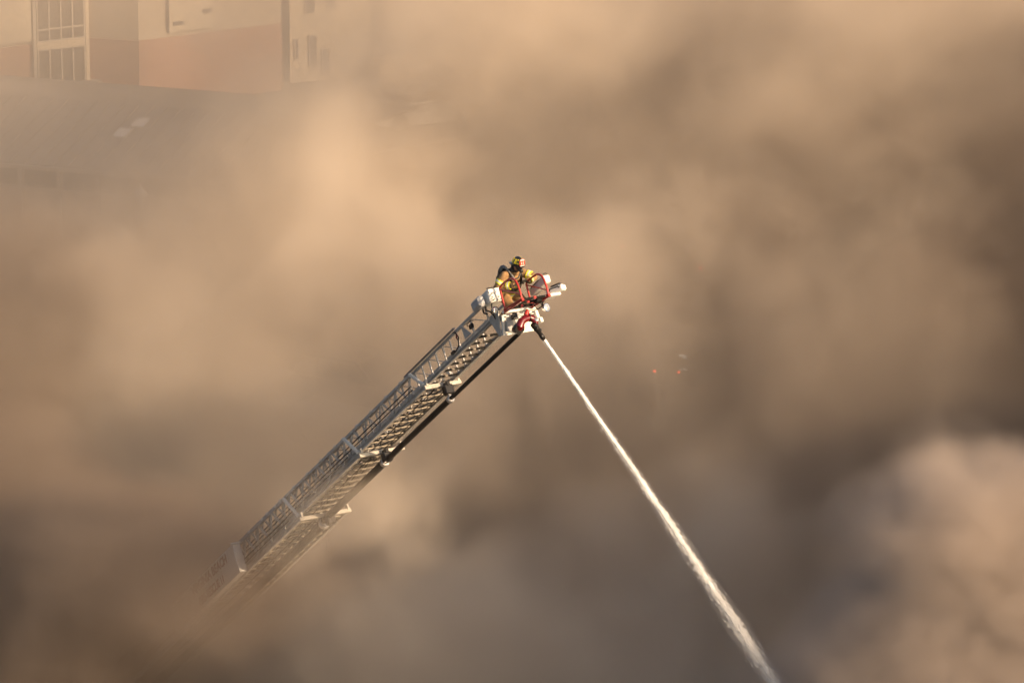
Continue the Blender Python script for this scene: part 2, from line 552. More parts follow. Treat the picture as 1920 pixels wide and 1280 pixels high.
def car(label, paint, loc, heading, length=4.5, h=1.5, wagon=True, lit=(), strip=False, lampy=.8, glow=1):
    root = empty('parked_car', loc, heading)
    W = .9
    L = length / 2
    bh = h * .56
    tail_x = -L + (.12 if wagon else .75)
    prof_low = [(-L, .32), (-L + .05, bh * .95), (-L + .1, bh), (L - 1.25, bh), (L - .25, bh * .86), (L - .03, bh * .6), (L, .34), (L - .08, .22), (-L + .1, .22)]
    m = MB()
    n = len(prof_low)
    ring = []
    for (y, sc_) in ((-W, .94), (-W * .93, 1), (-W * .6, 1.015), (W * .6, 1.015), (W * .93, 1), (W, .94)):
        ring.append([(x * (.985 if abs(y) == W else 1), y, .22 + (z - .22) * sc_) for x, z in prof_low])
    vsx = [p for rr in ring for p in rr]
    fs = []
    for j in range(5):
        for i in range(n):
            i2 = (i + 1) % n
            fs.append((j * n + i, j * n + i2, (j + 1) * n + i2, (j + 1) * n + i))
    fs += [tuple(range(n)), tuple(5 * n + i for i in range(n))[::-1]]
    m.add(vsx, fs)
    # cabin: belt ring to roof ring, bowed roof
    bx0, bx1, rx0, rx1 = tail_x, L - 1.15, tail_x + (.28 if wagon else .6), L - 2.0
    bw, rw = W * .93, W * .74
    z0, z1 = bh - .01, h
    belt = [(bx0, -bw), (bx1, -bw * .92), (bx1 + .12, 0), (bx1, bw * .92), (bx0, bw), (bx0 - .03, 0)]
    roof = [(rx0, -rw), (rx1, -rw * .95), (rx1 + .08, 0), (rx1, rw * .95), (rx0, rw), (rx0 - .04, 0)]
    vb = [(x, y, z0) for x, y in belt] + [(x, y, z1 - .06 + (.05 if y == 0 else 0)) for x, y in roof] + [(x * .9 + .05 * (rx0 + rx1), y * .82, z1) for x, y in roof]
    fs = []
    for j in (0, 6):
        for i in range(6):
            fs.append((j + i, j + (i + 1) % 6, j + 6 + (i + 1) % 6, j + 6 + i))
    fs.append(tuple(range(12, 18)))
    m.add(vb, fs)
    body = m.build('body', paint, root, True)
    def pane(name, q, push=.012):
        q = [Vector(p) for p in q]
        nr = (q[1] - q[0]).cross(q[2] - q[0]).normalized()
        c = sum(q, Vector()) / 4
        if nr.dot(c - Vector((0, 0, h * .6))) < 0:
            nr = -nr
        g = MB()
        a_ = [p + nr * push for p in q]
        b_ = [p - nr * .02 for p in q]
        g.hexa([*b_, *a_])
        g.build(name, CM['glass'], root)
    def lerp(p, q, k): return tuple(p[i] + (q[i] - p[i]) * k for i in range(3))
    for sg in (-1, 1):
        B0_, B1_ = (bx0, sg * bw, z0), (bx1, sg * bw * .92, z0)
        R0_, R1_ = (rx0, sg * rw, z1 - .06), (rx1, sg * rw * .95, z1 - .06)
        cuts = (.06, .33, .37, .66, .70, .95) if wagon else (.10, .47, .51, .95)
        for k in range(0, len(cuts), 2):
            lo0, lo1 = lerp(B0_, B1_, cuts[k]), lerp(B0_, B1_, cuts[k + 1])
            hi0, hi1 = lerp(R0_, R1_, cuts[k]), lerp(R0_, R1_, cuts[k + 1])
            pane('side_window', [lerp(lo0, hi0, .1), lerp(lo1, hi1, .1), lerp(lo1, hi1, .9), lerp(lo0, hi0, .9)])
    for nm, i0, i1, i2 in (('windshield', 1, 2, 3), ('rear_window', 4, 5, 0)):
        g = MB()
        lo = [Vector((*belt[i], z0)) for i in (i0, i1, i2)]
        hi = [Vector((*roof[i], z1 - .06 + (.05 if i in (2, 5) else 0))) for i in (i0, i1, i2)]
        dx = Vector((.014 if i0 == 1 else -.014, 0, .008))
        ql = [lo[k].lerp(hi[k], .08) for k in range(3)]
        qh = [lo[k].lerp(hi[k], .9) for k in range(3)]
        c0 = (ql[1] + qh[1]) / 2
        ql = [c0 + (p - c0) * .93 + dx for p in ql]
        qh = [c0 + (p - c0) * .93 + dx for p in qh]
        g.add([*ql, *qh, *[p - dx * 2 for p in ql], *[p - dx * 2 for p in qh]],
              [(0, 1, 4, 3), (1, 2, 5, 4), (6, 9, 10, 7), (7, 10, 11, 8), (0, 3, 9, 6), (2, 8, 11, 5), (0, 6, 7, 1), (1, 7, 8, 2), (3, 4, 10, 9), (4, 5, 11, 10)])
        g.build(nm, CM['glass'], root)
    for sx in (-1, 1):
        for sg in (-1, 1):
            cx_ = sx * (L - .82)
            w = MB(); w.lathe([(.20, -.02), (.31, -.01), (.33, .03), (.33, .17), (.31, .21), (.20, .22)], (cx_, sg * (W - .2), .33), (0, sg, 0), 18)
            wo = w.build('wheel', CM['tyre'], root, True)
            w = MB(); w.lathe([(.20, .20), (.19, .225), (.05, .21), (.03, .23), (.0, .23)], (cx_, sg * (W - .2), .33), (0, sg, 0), 12)
            w.build('rim', CM['rim'], wo, True)
    for sg in (-1, 1):
        w = MB(); w.cbox((L - .10, sg * W * .68, bh * .72), (.22, .36, .13))
        w.build('headlight', CM['head'], root)
        w = MB(); w.cbox((-L + .03, sg * W * lampy, bh * .80), (.12, .20, .17))
        tl = w.build('taillight', CM['tail'], root)
        if sg in lit:
            w = MB(); w.cbox((-L - .035, sg * W * lampy, bh * .80), (.02, .08, .06))
            w.build('lit_bulb', CM['tail_lit'] if glow > .5 else CM['tail_dim'], tl)
    w = MB(); w.box((-L - .01, -.7, .28), (-L + .06, .7, .40)); w.build('bumper', CM['trim'], root)
    if strip:
        w = MB(); w.cbox((-L + .02, -.50, bh + .34), (.05, .28, .08)); w.build('light_strip', CM['bar_lit'], root)
        w = MB(); w.cbox((-L - .03, -.52, bh * .92), (.04, .24, .04)); w.build('light_strip', CM['bar_dim'], root)
    tag(root, label, 'car', 'cars in the lot below the smoke')
    return root

cw = mat('car_white', (.72, .71, .68), .3, 0, .03, 3, coat=.6)
cs = mat('car_silver', (.45, .45, .45), .3, .4, .05, 3, coat=.6)
cd = mat('car_dark', (.05, .052, .056), .25, 0, .05, 3, coat=.8)
cr = mat('car_tan', (.33, .28, .22), .3, .2, .05, 3, coat=.6)
car('silver estate car parked just above the middle of the ladder', cs, (-7.2, 151.6, 0), R(-33), 4.7, 1.72)
car('darker car parked behind the silver estate car', cr, (-4.6, 154.0, 0), R(-33), 4.5, 1.55)
car('white car near the bare tree and the pale columns', cw, (-2.95, 187.5, 0), R(200), 4.6, 1.7)
car('dark car showing two red taillights below a white light strip', cd, (5.2, 157.2, 0), R(78), 4.6, 1.5, True, (-1, 1), True, .42)
car('dark car with one bright red taillight in the brown smoke', cd, (5.14, 168.4, 0), R(97), 4.5, 1.5, False, (-1,))
car('dark car with faint red taillight near the basket', cd, (3.35, 171.2, 0), R(80), 4.5, 1.5, False, (-1,), False, .8, 0)
car('pale car dim in dark smoke beside the ladder foot', cs, (-12.2, 140.3, 0), R(-30), 4.6, 1.5)
car('dark car dimly seen at the bottom corner smoke', cr, (-14.6, 135.6, 0), R(-30), 4.6, 1.5)

# ------------------------------------------------------------------ the aerial ladder
EL = R(37.4)
AX = Vector((.5 * math.cos(EL), -.8660254 * math.cos(EL), math.sin(EL)))     # along the ladder, base to tip
RX = Vector((.8660254, .5, 0))                                              # along the rungs
NX = AX.cross(RX)                                                           # up out of the rung plane
TIP = Vector((.0943, 99.8728, 19.1093))
LEN = 26.5
BASE = TIP - AX * LEN
MW = Matrix((-RX, AX, NX)).transposed().to_4x4()
MW.translation = BASE
ladder = empty('aerial_ladder', mw=MW)
tag(ladder, 'grey aerial fire ladder rising out of smoke with red guard frames at its tip', 'fire ladder')

def L3(rho, t, nu):
    return Vector((-rho, LEN - t, nu))
def W3(rho, t, nu):
    return MW @ L3(rho, t, nu)
EA, ER, EN = Vector((0, 1, 0)), Vector((-1, 0, 0)), Vector((0, 0, 1))

class Shared:
    """one mesh used by many alike pieces, each an object at its own offset"""
    def __init__(s, name, mb, mats, smooth=False):
        s.name, s.me = name, mb.mesh(name, mats, smooth)
    def put(s, parent, off):
        return link(s.name, s.me, parent, off)

SECT = [  # half width, rung plane, handrail top, tip end, base end
    (.315, 0.0, .45, .35, 12.0),
    (.390, -.07, .43, 3.82, 15.5),
    (.500, -.21, .375, 7.2, 19.0),
    (.585, -.36, .305, 10.5, 26.4),
]
RS = .356
for si_, (w, nu0, top, t0, t1) in enumerate(SECT):
    first = si_ == 0
    sec = MB()
    for sg in (-1, 1):      # the rails are the body of the section
        rh = .07 if first else .088
        sec.beam(L3(sg * (w - .03), t0, nu0 + rh / 2), L3(sg * (w - .03), t1, nu0 + rh / 2), .05, rh)
        sec.beam(L3(sg * (w + .008), t0, nu0 + .008), L3(sg * (w + .008), t1, nu0 + .008), .026, .018)
        sec.beam(L3(sg * (w + .008), t0, nu0 + rh - .008), L3(sg * (w + .008), t1, nu0 + rh - .008), .026, .014)
    so2 = sec.build('ladder_section', M['ladder'], ladder)
    for sg in (-1, 1):
        m = MB(); m.beam(L3(sg * (w - .055), t0 + .02, nu0 + .035), L3(sg * (w - .055), t1, nu0 + .035), .012, .05)
        m.build('wear_strip', M['ladder_in'], so2)
        tt = t0 + (.3 if first else .46)
        m = MB(); m.beam(L3(sg * (w - .025), tt, top), L3(sg * (w - .025), t1, top), .05, .055)
        m.build('handrail', M['ladder'], so2)
        if not first:
            m = MB(); m.beam(L3(sg * (w + .005), t0 + .02, nu0 + .10), L3(sg * (w + .005), tt - .0, top + .01), .055, .05, (1, 0, 0))
            m.build('end_brace', M['white'], so2)
        hh = top - nu0 - rh
        x = -sg * (w - .028)
        if first:
            m = MB(); m.beam((0, 0, 0), (0, 0, hh), .03, .028, (0, 1, 0)); post = Shared('strut', m, M['ladder'])
            m = MB(); m.beam((0, 0, 0), (0, 2 * RS, -hh + .04), .014, .018, (1, 0, 0)); dia = Shared('diagonal', m, M['ladder'])
            k = 0
            t = t0 + .32
            while t < t1 - .1:
                post.put(so2, (x, LEN - t, nu0 + rh + .003))
                if k % 2 == 0 and t + 2 * RS < t1 and sg < 0:
                    dia.put(so2, (x + sg * .012, LEN - t - 2 * RS, nu0 + rh + hh - .02))
                t += RS if t > 1.5 else 2 * RS
                k += 1
        else:
            hw = .395
            m = MB(); m.beam((0, 0, 0), (0, hw, hh), .034, .03, (1, 0, 0)); d1 = Shared('strut', m, M['ladder'])
            m = MB(); m.beam((0, 0, 0), (0, -hw, hh), .034, .03, (1, 0, 0)); d2 = Shared('strut', m, M['ladder'])
            t = t0 + .5 + hw
            while t < min(t1, 20) - hw:
                d1.put(so2, (x, LEN - t, nu0 + rh + .003))
                d2.put(so2, (x - sg * .003, LEN - t + .05, nu0 + rh + .003))
                t += 2 * hw
            for kk in range(6):           # rail bolts / roller brackets on the handrail
                m = MB(); m.cbox(L3(sg * (w + .004), t0 + .95 + kk * .79, top + .025), (.03, .09, .035))
                m.build('roller_bracket', M['white'], so2)
    # rungs with a lattice below them
    m = MB()
    rl = w - .065
    if first:
        m.tube([(-rl, 0, 0), (rl, 0, 0)], .013, 8)
        m.cur = 1
        m.tube([(-rl + .015, 0, 0), (-.045, 0, 0)], .027, 8)
        m.tube([(.045, 0, 0), (rl - .015, 0, 0)], .027, 8)
        m.cur = 0
        m.cbox((0, 0, .0), (.05, .03, .03))
    else:
        m.tube([(-rl, 0, 0), (rl, 0, 0)], .021, 8)
        m.cbox((0, 0, -.012), (.12, .06, .035))
    rung = Shared('rung', m, [M['rung'], M['grip']], True)
    m = MB(); m.beam((.02, .02, -.012), (rl + .01, RS - .02, -.012), .011, .010); br1 = Shared('brace', m, M['rung'])
    m = MB(); m.beam((-.02, .02, -.012), (-rl - .01, RS - .02, -.012), .011, .010); br2 = Shared('brace', m, M['rung'])
    k = 0
    t = t0 + (1.05 if first else .28)
    while t < min(t1, 20) - .1:
        y = LEN - t
        rung.put(so2, (0, y, nu0 + .035))
        if k % 2 == 0 or first:
            br1.put(so2, (0, y, nu0 + .03))
        if k % 2 == 1 or not first:
            br2.put(so2, (0, y, nu0 + .03))
        t += RS
        k += 1
    # cross beam at the tip end of the section
    if not first:
        m = MB(); m.cbox(L3(0, t0 - .02, nu0 + .02), (2 * w + .06, .07, .085), None, .1)
        m.cbox(L3(-w + .03, t0 - .05, nu0 + .10), (.05, .06, .12)); m.cbox(L3(w - .03, t0 - .05, nu0 + .10), (.05, .06, .12))
        m.build('cross_beam', M['beam'], so2)
        m = MB(); m.cbox(L3(.03, t0 - .12, nu0 - .14), (.20, .16, .20)); m.cbox(L3(.03, t0 - .12, nu0 - .02), (.08, .2, .1))
        m.build('roller_block', M['black'], so2)
        for sg in (-1, 1):
            m = MB(); m.lathe([(.028, -.012), (.052, -.012), (.045, 0), (.052, .012), (.028, .012)], L3(sg * .14, t0 + .12, nu0 - .0), (1, 0, 0), 16)
            m.build('pulley', M['ladder_in'], so2, True)
    # hoist cables and their loops under the rungs
    for sg in (-1, 1):
        if first:
            continue
        m = MB(); m.tube([L3(sg * (w * .42), t0 + .1, nu0 - .02), L3(sg * (w * .40), min(t1, 20), nu0 - .02)], .008, 5)
        m.build('hoist_cable', M['cable'], so2)
        m = MB(); m.tube([L3(sg * (w + .02), t0 + .5, nu0 + .19), L3(sg * (w + .02), min(t1, 20), nu0 + .19)], .010, 5)
        m.build('hydraulic_line', M['cable'], so2)
        if not first:
            m = MB(); m.tube([L3(sg * (w - .01), t0 + .6, nu0 + .29), L3(sg * (w - .01), min(t1, 20), nu0 + .29)], .012, 5)
            m.build('hydraulic_line', M['cable'], so2)
            m = MB()
            pts = []
            for q in range(26):
                pts.append(L3(sg * .07 + .05 * math.sin(q * 1.05), t0 + .35 + q * .128, nu0 + .07 + .045 * math.cos(q * 2.1)))
            m.tube(pts, .012, 5)
            m.build('cable_chain', M['cable'], so2, True)

# hanging electrical loop and small fittings on the tip section
m = MB()
m.tube([L3(-.345, 2.10, .45), L3(-.36, 1.98, .40), L3(-.36, 1.92, .28), L3(-.36, 2.02, .13), L3(-.36, 2.2, .08), L3(-.36, 2.34, .12)], .012, 6)
m.build('cable_loop', M['cable'], ladder, True)
m = MB(); m.tube([L3(-.35, 1.98, .36), L3(-.352, 2.02, .30), L3(-.35, 2.0, .26)], .016, 6)
m.build('plug', M['red_dark'], ladder, True)
m = MB(); m.cbox(L3(-.36, 2.32, .105), (.05, .14, .06)); m.build('clamp', M['black'], ladder)
m = MB(); m.beam(L3(-.35, 2.0, .50), L3(-.35, 4.6, .50), .035, .035); m.build('handline_rail', M['ladder_in'], ladder)
m = MB(); m.prism([(0, 0), (.30, 0), (.0, .30)], L3(-.35, 1.68, .13), EA, EN, -ER, .02); m.build('gusset', M['ladder'], ladder)
m = MB(); m.tube([L3(-.37, 1.42, .30), L3(-.40, 1.36, .33), L3(-.40, 1.16, .33), L3(-.37, 1.12, .30)], .010, 6)
m.cbox(L3(-.375, 1.26, .24), (.05, .14, .09)); m.build('folding_step', M['black'], ladder)

# telescopic waterway pipe under the rungs
wp = [(-.40, .045, .25, 4.05), (-.40, .062, 3.72, 7.6), (-.405, .080, 7.24, 11.2), (-.46, .098, 10.7, 24.0)]
for k, (nu, rad, ta, tb) in enumerate(wp):
    m = MB(); m.tube([L3(.02, ta, nu), L3(.02, tb, nu)], rad, 16)
    po = m.build('waterway_pipe', M['pipe'], ladder, True)
    if k:
        m = MB(); m.lathe([(rad - .03, -.06), (rad + .006, -.06), (rad + .022, -.045), (rad + .022, .03), (rad + .004, .045)], L3(.02, ta, nu), (0, -1, 0), 20)
        m.build('coupling', M['ring'], po, True)
        m = MB(); m.beam(L3(.02, ta - .02, nu + rad), L3(.02, ta - .02, nu + rad + .14), .05, .04, (0, 1, 0)); m.build('hanger', M['white'], po)

# name board on the side of the lowest section
m = MB()
m.cbox(L3(-.69, 15.6, -.03), (.20, 4.0, .64), None, .06)
board = m.build('name_board', M['sign'], ladder)
m = MB(); m.cbox(L3(-.69, 13.58, .30), (.24, .06, .035)); m.build('board_cap', M['white'], board)
def lettering(txt, size, o, parent, mt, ex, ey, depth=.004, shear=.0, sx=1.0, bold=.012, name='lettering'):
    cu = bpy.data.curves.new('lettering', 'FONT')
    cu.body = txt
    cu.size = size
    cu.shear = shear
    cu.offset = bold * size
    cu.extrude = depth
    cu.align_x = 'CENTER'
    cu.align_y = 'CENTER'
    cu.resolution_u = 3
    ob = bpy.data.objects.new('lettering', cu)
    C.objects.link(ob)
    bpy.context.view_layer.update()
    me = bpy.data.meshes.new_from_object(ob.evaluated_get(bpy.context.evaluated_depsgraph_get()))
    bpy.data.objects.remove(ob)
    bpy.data.curves.remove(cu)
    ex, ey = Vector(ex).normalized(), Vector(ey).normalized()
    mm = Matrix((ex, ey, ex.cross(ey))).transposed().to_4x4() @ Matrix.Diagonal((sx, 1, 1, 1))
    mm.translation = Vector(o)
    me.transform(mm)
    me.materials.clear()
    me.materials.append(mt)
    return link(name, me, parent)
lettering('VIRGINIA BEACH', .27, L3(-.793, 15.12, .13), board, M['letter'], EA, EN, shear=.12, sx=1.05, bold=.03)
lettering('FIRE-RESCUE 11', .25, L3(-.793, 15.22, -.19), board, M['letter'], EA, EN, shear=.12, sx=.9, bold=.03)

# turntable and truck bed that carry the ladder
m = MB()
m.cbox((0, -.2, -.75), (1.5, 1.2, .9)); m.cbox((.7, .3, -.35), (.12, 1.6, .7)); m.cbox((-.7, .3, -.35), (.12, 1.6, .7))
m.build('turntable', M['white'], ladder)
inv = MW.inverted()
m = MB()
def wbox(c, size):
    b = len(m.v)
    m.cbox(c, size, None, .05)
    for i in range(b, len(m.v)):
        m.v[i] = tuple(inv @ Vector(m.v[i]))
bx, by = BASE.x, BASE.y
wbox((bx, by, 2.2), (1.6, 1.6, .5)); wbox((bx, by + 1, 1.45), (2.5, 9.5, 1.1)); wbox((bx, by - 6.2, 1.9), (2.5, 3.2, 2.6)); wbox((bx, by - 1, .75), (1.2, 11, .4))
truck = m.build('truck_body', M['red_dark'], ladder)
for (dx, dy) in ((-1.1, -6), (1.1, -6), (-1.1, 2.2), (1.1, 2.2), (-1.1, 3.6), (1.1, 3.6)):
    m = MB(); m.lathe([(.3, -.16), (.5, -.16), (.54, -.1), (.54, .1), (.5, .16), (.3, .16)], (bx + dx, by + dy, .54), (1, 0, 0), 18)
    m.v = [tuple(inv @ Vector(v)) for v in m.v]
    m.build('wheel', M['grip'], ladder, True)

# ---- the tip: end plate, guards, lamps, boxes
m = MB()
PU = (EN * .88 + EA * .475).normalized()       # the plate stands upright, so it leans back against the ladder
PN = (EA * .88 - EN * .475).normalized()
PO = L3(0, .0, -.03)
m.prism([(-.38, -.02), (.38, -.02), (.36, -.42), (-.38, -.42)], PO, ER, PU, PN, .025)
m.prism([(-.385, -.02), (-.345, -.02), (-.345, -.42), (-.385, -.42)], PO + PN * .025, ER, PU, PN, .04)
m.prism([(-.345, -.385), (.36, -.385), (.36, -.42), (-.345, -.42)], PO + PN * .025, ER, PU, PN, .05)
plate = m.build('end_plate', M['white'], ladder)
for k in range(7):
    mm_ = MB(); mm_.lathe([(.011, 0), (.011, .012)], PO + ER * (-.31 + k * .108) - PU * .06 + PN * .02, PN, 8); mm_.build('bolt', M['ring'], plate)
for sg in (-1, 1):
    m = MB(); m.prism([(0, .06), (.30, .06), (.44, .05), (.44, -.0), (.26, -.40), (.20, -.40)], L3(sg * .40 - .01, .0, 0), -EA, EN, ER, .02)
    m.build('side_bracket', M['ladder'], ladder)
m = MB(); m.cbox(PO - ER * .24 - PU * .24 + PN * .06, (.15, .07, .22), Matrix((-ER, PN, PU)).transposed()); m.build('junction_box', M['grey_box'], ladder)
m = MB(); m.cbox(L3(-.13, -.06, -.16), (.14, .10, .08)); m.cbox(L3(-.06, -.09, -.11), (.05, .06, .07)); m.build('valve_block', M['grey_box'], ladder)
m = MB(); m.tube([L3(-.33, -.02, .0), L3(.41, -.02, -.02)], .036, 14); tb = m.build('cross_tube', M['white_clean'], ladder, True)
for k in range(5):
    m = MB(); m.cbox(L3(-.2 + k * .13, -.03, .045), (.03, .07, .05)); m.build('lug', M['white_clean'] if k % 2 else M['black'], tb)
m = MB(); m.tube([L3(-.32, -.05, -.11), L3(.0, -.06, -.125), L3(.3, -.05, -.14)], .014, 8); m.build('conduit', M['white'], ladder, True)
m = MB(); m.cbox(L3(.37, -.05, -.17), (.07, .06, .16)); m.cbox(L3(.42, -.04, -.30), (.07, .09, .10)); m.build('hinge_block', M['white_clean'], ladder)

def arc_pts(rho):
    P_ = [(-.10, .03), (-.125, .25), (-.155, .45)]
    for (t, nu) in [(-.25, .475), (-.42, .47), (-.58, .45)]:
        P_.append((t, nu))
    for k in range(1, 8):
        an = R(90 * k / 7)
        P_.append((-.58 - .285 * math.sin(an), .20 + .25 * math.cos(an)))
    P_ += [(-.872, .08), (-.85, -.07)]
    return [L3(rho, t, nu) for t, nu in P_]
for rho in (-.30, .30):
    g = MB()
    pts = arc_pts(rho)
    g.tube(pts + [pts[0]], .021, 10)
    fr = g.build('guard_frame', M['red'], ladder, True)
    m = MB(); m.tube([L3(rho, -.15, .43), L3(rho, -.855, .02)], .014, 8); m.build('guard_brace', M['red'], fr, True)
    for (t, nu) in ((-.10, .03), (-.85, -.07)):
        m = MB(); m.cbox(L3(rho, t, nu - .02), (.06, .06, .06)); m.build('guard_clamp', M['red'], fr)
for (t, nu) in ((-.80, -.075), (-.50, -.035), (-.22, -.01)):
    m = MB(); m.tube([L3(-.29, t, nu), L3(.29, t, nu)], .016, 8)
    m.cur = 1
    m.tube([L3(-.24, t, nu), L3(-.03, t, nu)], .026, 10); m.tube([L3(.04, t, nu), L3(.24, t, nu)], .026, 10)
    m.cur = 2
    m.cbox(L3(.005, t, nu + .004), (.055, .06, .055)); m.cbox(L3(-.27, t, nu), (.03, .055, .05)); m.cbox(L3(.27, t, nu), (.03, .055, .05))
    m.build('step_rung', [M['white'], M['grip'], M['red']], ladder, True)
m = MB(); m.beam(L3(-.30, -.02, -.02), L3(-.30, -.86, -.10), .03, .035); m.beam(L3(.30, -.02, -.02), L3(.30, -.86, -.10), .03, .035); m.build('step_rail', M['red'], ladder)
m = MB(); m.cbox(L3(.17, -.62, -.085), (.13, .12, .07)); m.build('pedal_box', M['grip'], ladder)
# long white equipment box and its lit flank, right of the climber
m = MB(); m.cbox(L3(.48, -.33, .315), (.155, .68, .165), None, .14); eb = m.build('equipment_box', M['white'], ladder)
m = MB(); m.cbox(L3(.48, -.668, .315), (.135, .02, .14)); m.build('end_cap', M['white_clean'], eb)
m = MB(); m.tube([L3(.395, -.12, .36), L3(.385, -.16, .365), L3(.385, -.46, .37), L3(.395, -.50, .37)], .010, 6); m.build('handle', M['black'], eb, True)
m = MB(); m.tube([L3(.44, -.67, .41), L3(.44, -.66, .43), L3(.51, -.66, .43), L3(.51, -.67, .41)], .008, 6); m.build('latch', M['black'], eb, True)
# white arm and tilting floodlight head
m = MB(); m.cbox(L3(.47, -.42, .03), (.46, .16, .055)); m.cbox(L3(.60, -.55, .0), (.24, .1, .06)); m.build('lamp_arm', M['white_clean'], ladder)
fd = (ER * .5 + EA * .86 - EN * .08).normalized()
fu = (EN - fd * EN.dot(fd)).normalized()
frot = Matrix((fd, fu.cross(fd), fu)).transposed()
m = MB(); m.cbox(L3(.735, -.47, .125), (.36, .17, .13), frot, .22); fl = m.build('floodlight', M['white_clean'], ladder)
c0 = L3(.735, -.47, .125)
m = MB(); sidev = frot @ Vector((0, 1, 0)); upv = frot @ Vector((0, 0, 1)); fwd = frot @ Vector((1, 0, 0))
for s_ in (-1, 1):
    m.tube([c0 + sidev * s_ * .02 - fwd * .12 + upv * .066, c0 + sidev * s_ * .02 - fwd * .10 + upv * .10, c0 + sidev * s_ * .02 + fwd * .10 + upv * .10, c0 + sidev * s_ * .02 + fwd * .12 + upv * .066], .011, 6)
m.build('handle', M['black'], fl, True)
for s_ in (-1, 1):
    m = MB(); q = c0 + sidev * s_ * .087; m.tube([q - fwd * .13 + upv * .0, q - fwd * .10 + upv * .035, q + fwd * .08 + upv * .035, q + fwd * .12], .013, 6); m.build('handle', M['black'], fl, True)
m = MB(); m.cbox(c0 - fwd * .2, (.05, .12, .09), frot); m.build('bezel', M['grey_box'], fl)
# white control box, left of the climber
m = MB(); m.cbox(L3(-.36, .20, .385), (.29, .42, .27), None, .08); cb = m.build('control_box', M['white'], ladder)
m = MB(); m.cbox(L3(-.36, -.018, .47), (.26, .02, .085)); m.build('panel', M['white_clean'], cb)
m = MB(); m.cbox(L3(-.60, .32, .36), (.16, .40, .22), None, .3); m.build('side_box', M['grey_box'], cb)
for (q, z) in ((-.46, .31), (-.44, .345), (-.40, .30), (-.465, .27), (-.30, .33), (-.27, .28), (-.43, .28), (-.34, .27)):
    m = MB(); m.lathe([(.012, 0), (.012, .012)], L3(q, -.012, z), (0, 1, 0), 8); m.build('stud', M['black'], cb)
m = MB(); m.tube([L3(-.46, .02, .52), L3(-.46, .06, .56), L3(-.30, .06, .56), L3(-.28, .02, .52)], .01, 6); m.build('grab_wire', M['black'], cb, True)
# chrome spotlights
def spot(rho, t, nu, d):
    d = Vector(d).normalized()
    o = L3(rho, t, nu)
    m = MB(); m.lathe([(.01, -.10), (.045, -.085), (.072, -.04), (.082, .0), (.086, .012), (.080, .02)], o, d, 20)
    b_ = m.build('spotlight', M['chrome'], ladder, True)
    m = MB(); m.lathe([(.078, .014), (.05, .026), (.0, .030)], o, d, 20); m.build('lens', M['lens'], b_, True)
    m = MB(); m.tube([o - d * .08, o - d * .06 + EN * .10, o - d * .02 + EN * .17], .013, 7); m.build('stalk', M['black'], b_, True)
spot(-.43, .06, .085, L3(0, 0, 0) - L3(-.25, .85, .30))
spot(.36, -.5, -.215, L3(0, 0, 0) - L3(-.25, .85, .15))
m = MB()
m.tube([L3(-.52, .22, .24), L3(-.56, .18, .16), L3(-.5, .14, .10), L3(-.44, .16, .02), L3(-.40, .2, -.05)], .016, 6)
m.tube([L3(-.58, .25, .22), L3(-.60, .22, .12), L3(-.54, .2, .08)], .018, 6)
m.tube([L3(.30, -.46, -.04), L3(.32, -.44, -.15), L3(.22, -.40, -.19), L3(.2, -.36, -.08)], .014, 6)
m.build('wiring', M['cable'], ladder, True)
m = MB(); m.cbox(L3(.32, -.47, -.06), (.10, .10, .05)); m.build('lamp_bracket', M['black'], ladder)

# red water monitor with its black nozzle
JET = Vector((.513, .214, -.832)).normalized()
JL = (inv.to_3x3() @ JET).normalized()
NOZ = L3(.06, -.36, -.50)
NTIP = NOZ + JL * .36
m = MB()
m.tube([L3(-.24, -.12, -.43), L3(-.26, -.28, -.46), L3(-.25, -.36, -.44), L3(-.20, -.38, -.37), L3(-.12, -.38, -.335), L3(-.02, -.37, -.315), L3(.06, -.36, -.335), L3(.105, -.36, -.40), L3(.09, -.36, -.46), NOZ],
       [.075, .085, .088, .078, .072, .070, .070, .068, .06, .05], 14)
mon = m.build('water_monitor', M['red_dark'], ladder, True)
m = MB(); m.lathe([(.06, -.05), (.105, -.05), (.112, -.03), (.112, .03), (.105, .05), (.06, .05)], L3(-.26, -.30, -.47), (0, .75, -.66), 18); m.build('flange', M['black'], mon, True)
m = MB(); m.tube([L3(-.06, -.38, -.26), L3(.0, -.40, -.175)], [.05, .042], 12); m.build('inlet_stub', M['red'], mon, True)
m = MB(); m.lathe([(.035, 0), (.04, .006), (.0, .012)], L3(.11, -.432, -.40), (.25, 1, 0), 12); m.build('cap_disc', M['ring'], mon, True)
m = MB(); m.lathe([(.074, -.012), (.084, -.01), (.084, .01), (.074, .012)], L3(.0, -.37, -.318), (-.97, .05, .0), 16); m.build('band', M['black'], mon, True)
m = MB(); m.lathe([(.05, -.06), (.066, -.05), (.066, .02), (.055, .03), (.060, .05), (.060, .10), (.048, .12), (.042, .24), (.050, .25), (.050, .30), (.036, .36)], NOZ, JL, 16); m.build('nozzle', M['black'], mon, True)
m = MB(); m.cbox(NOZ + JL * .04 + EA * .06, (.06, .05, .07)); m.cbox(NOZ + JL * .12 + ER * .06, (.04, .05, .05)); m.build('actuator', M['black'], mon)
m = MB(); m.cbox(L3(-.16, -.1, -.15), (.09, .14, .10)); m.build('mount', M['black'], mon)

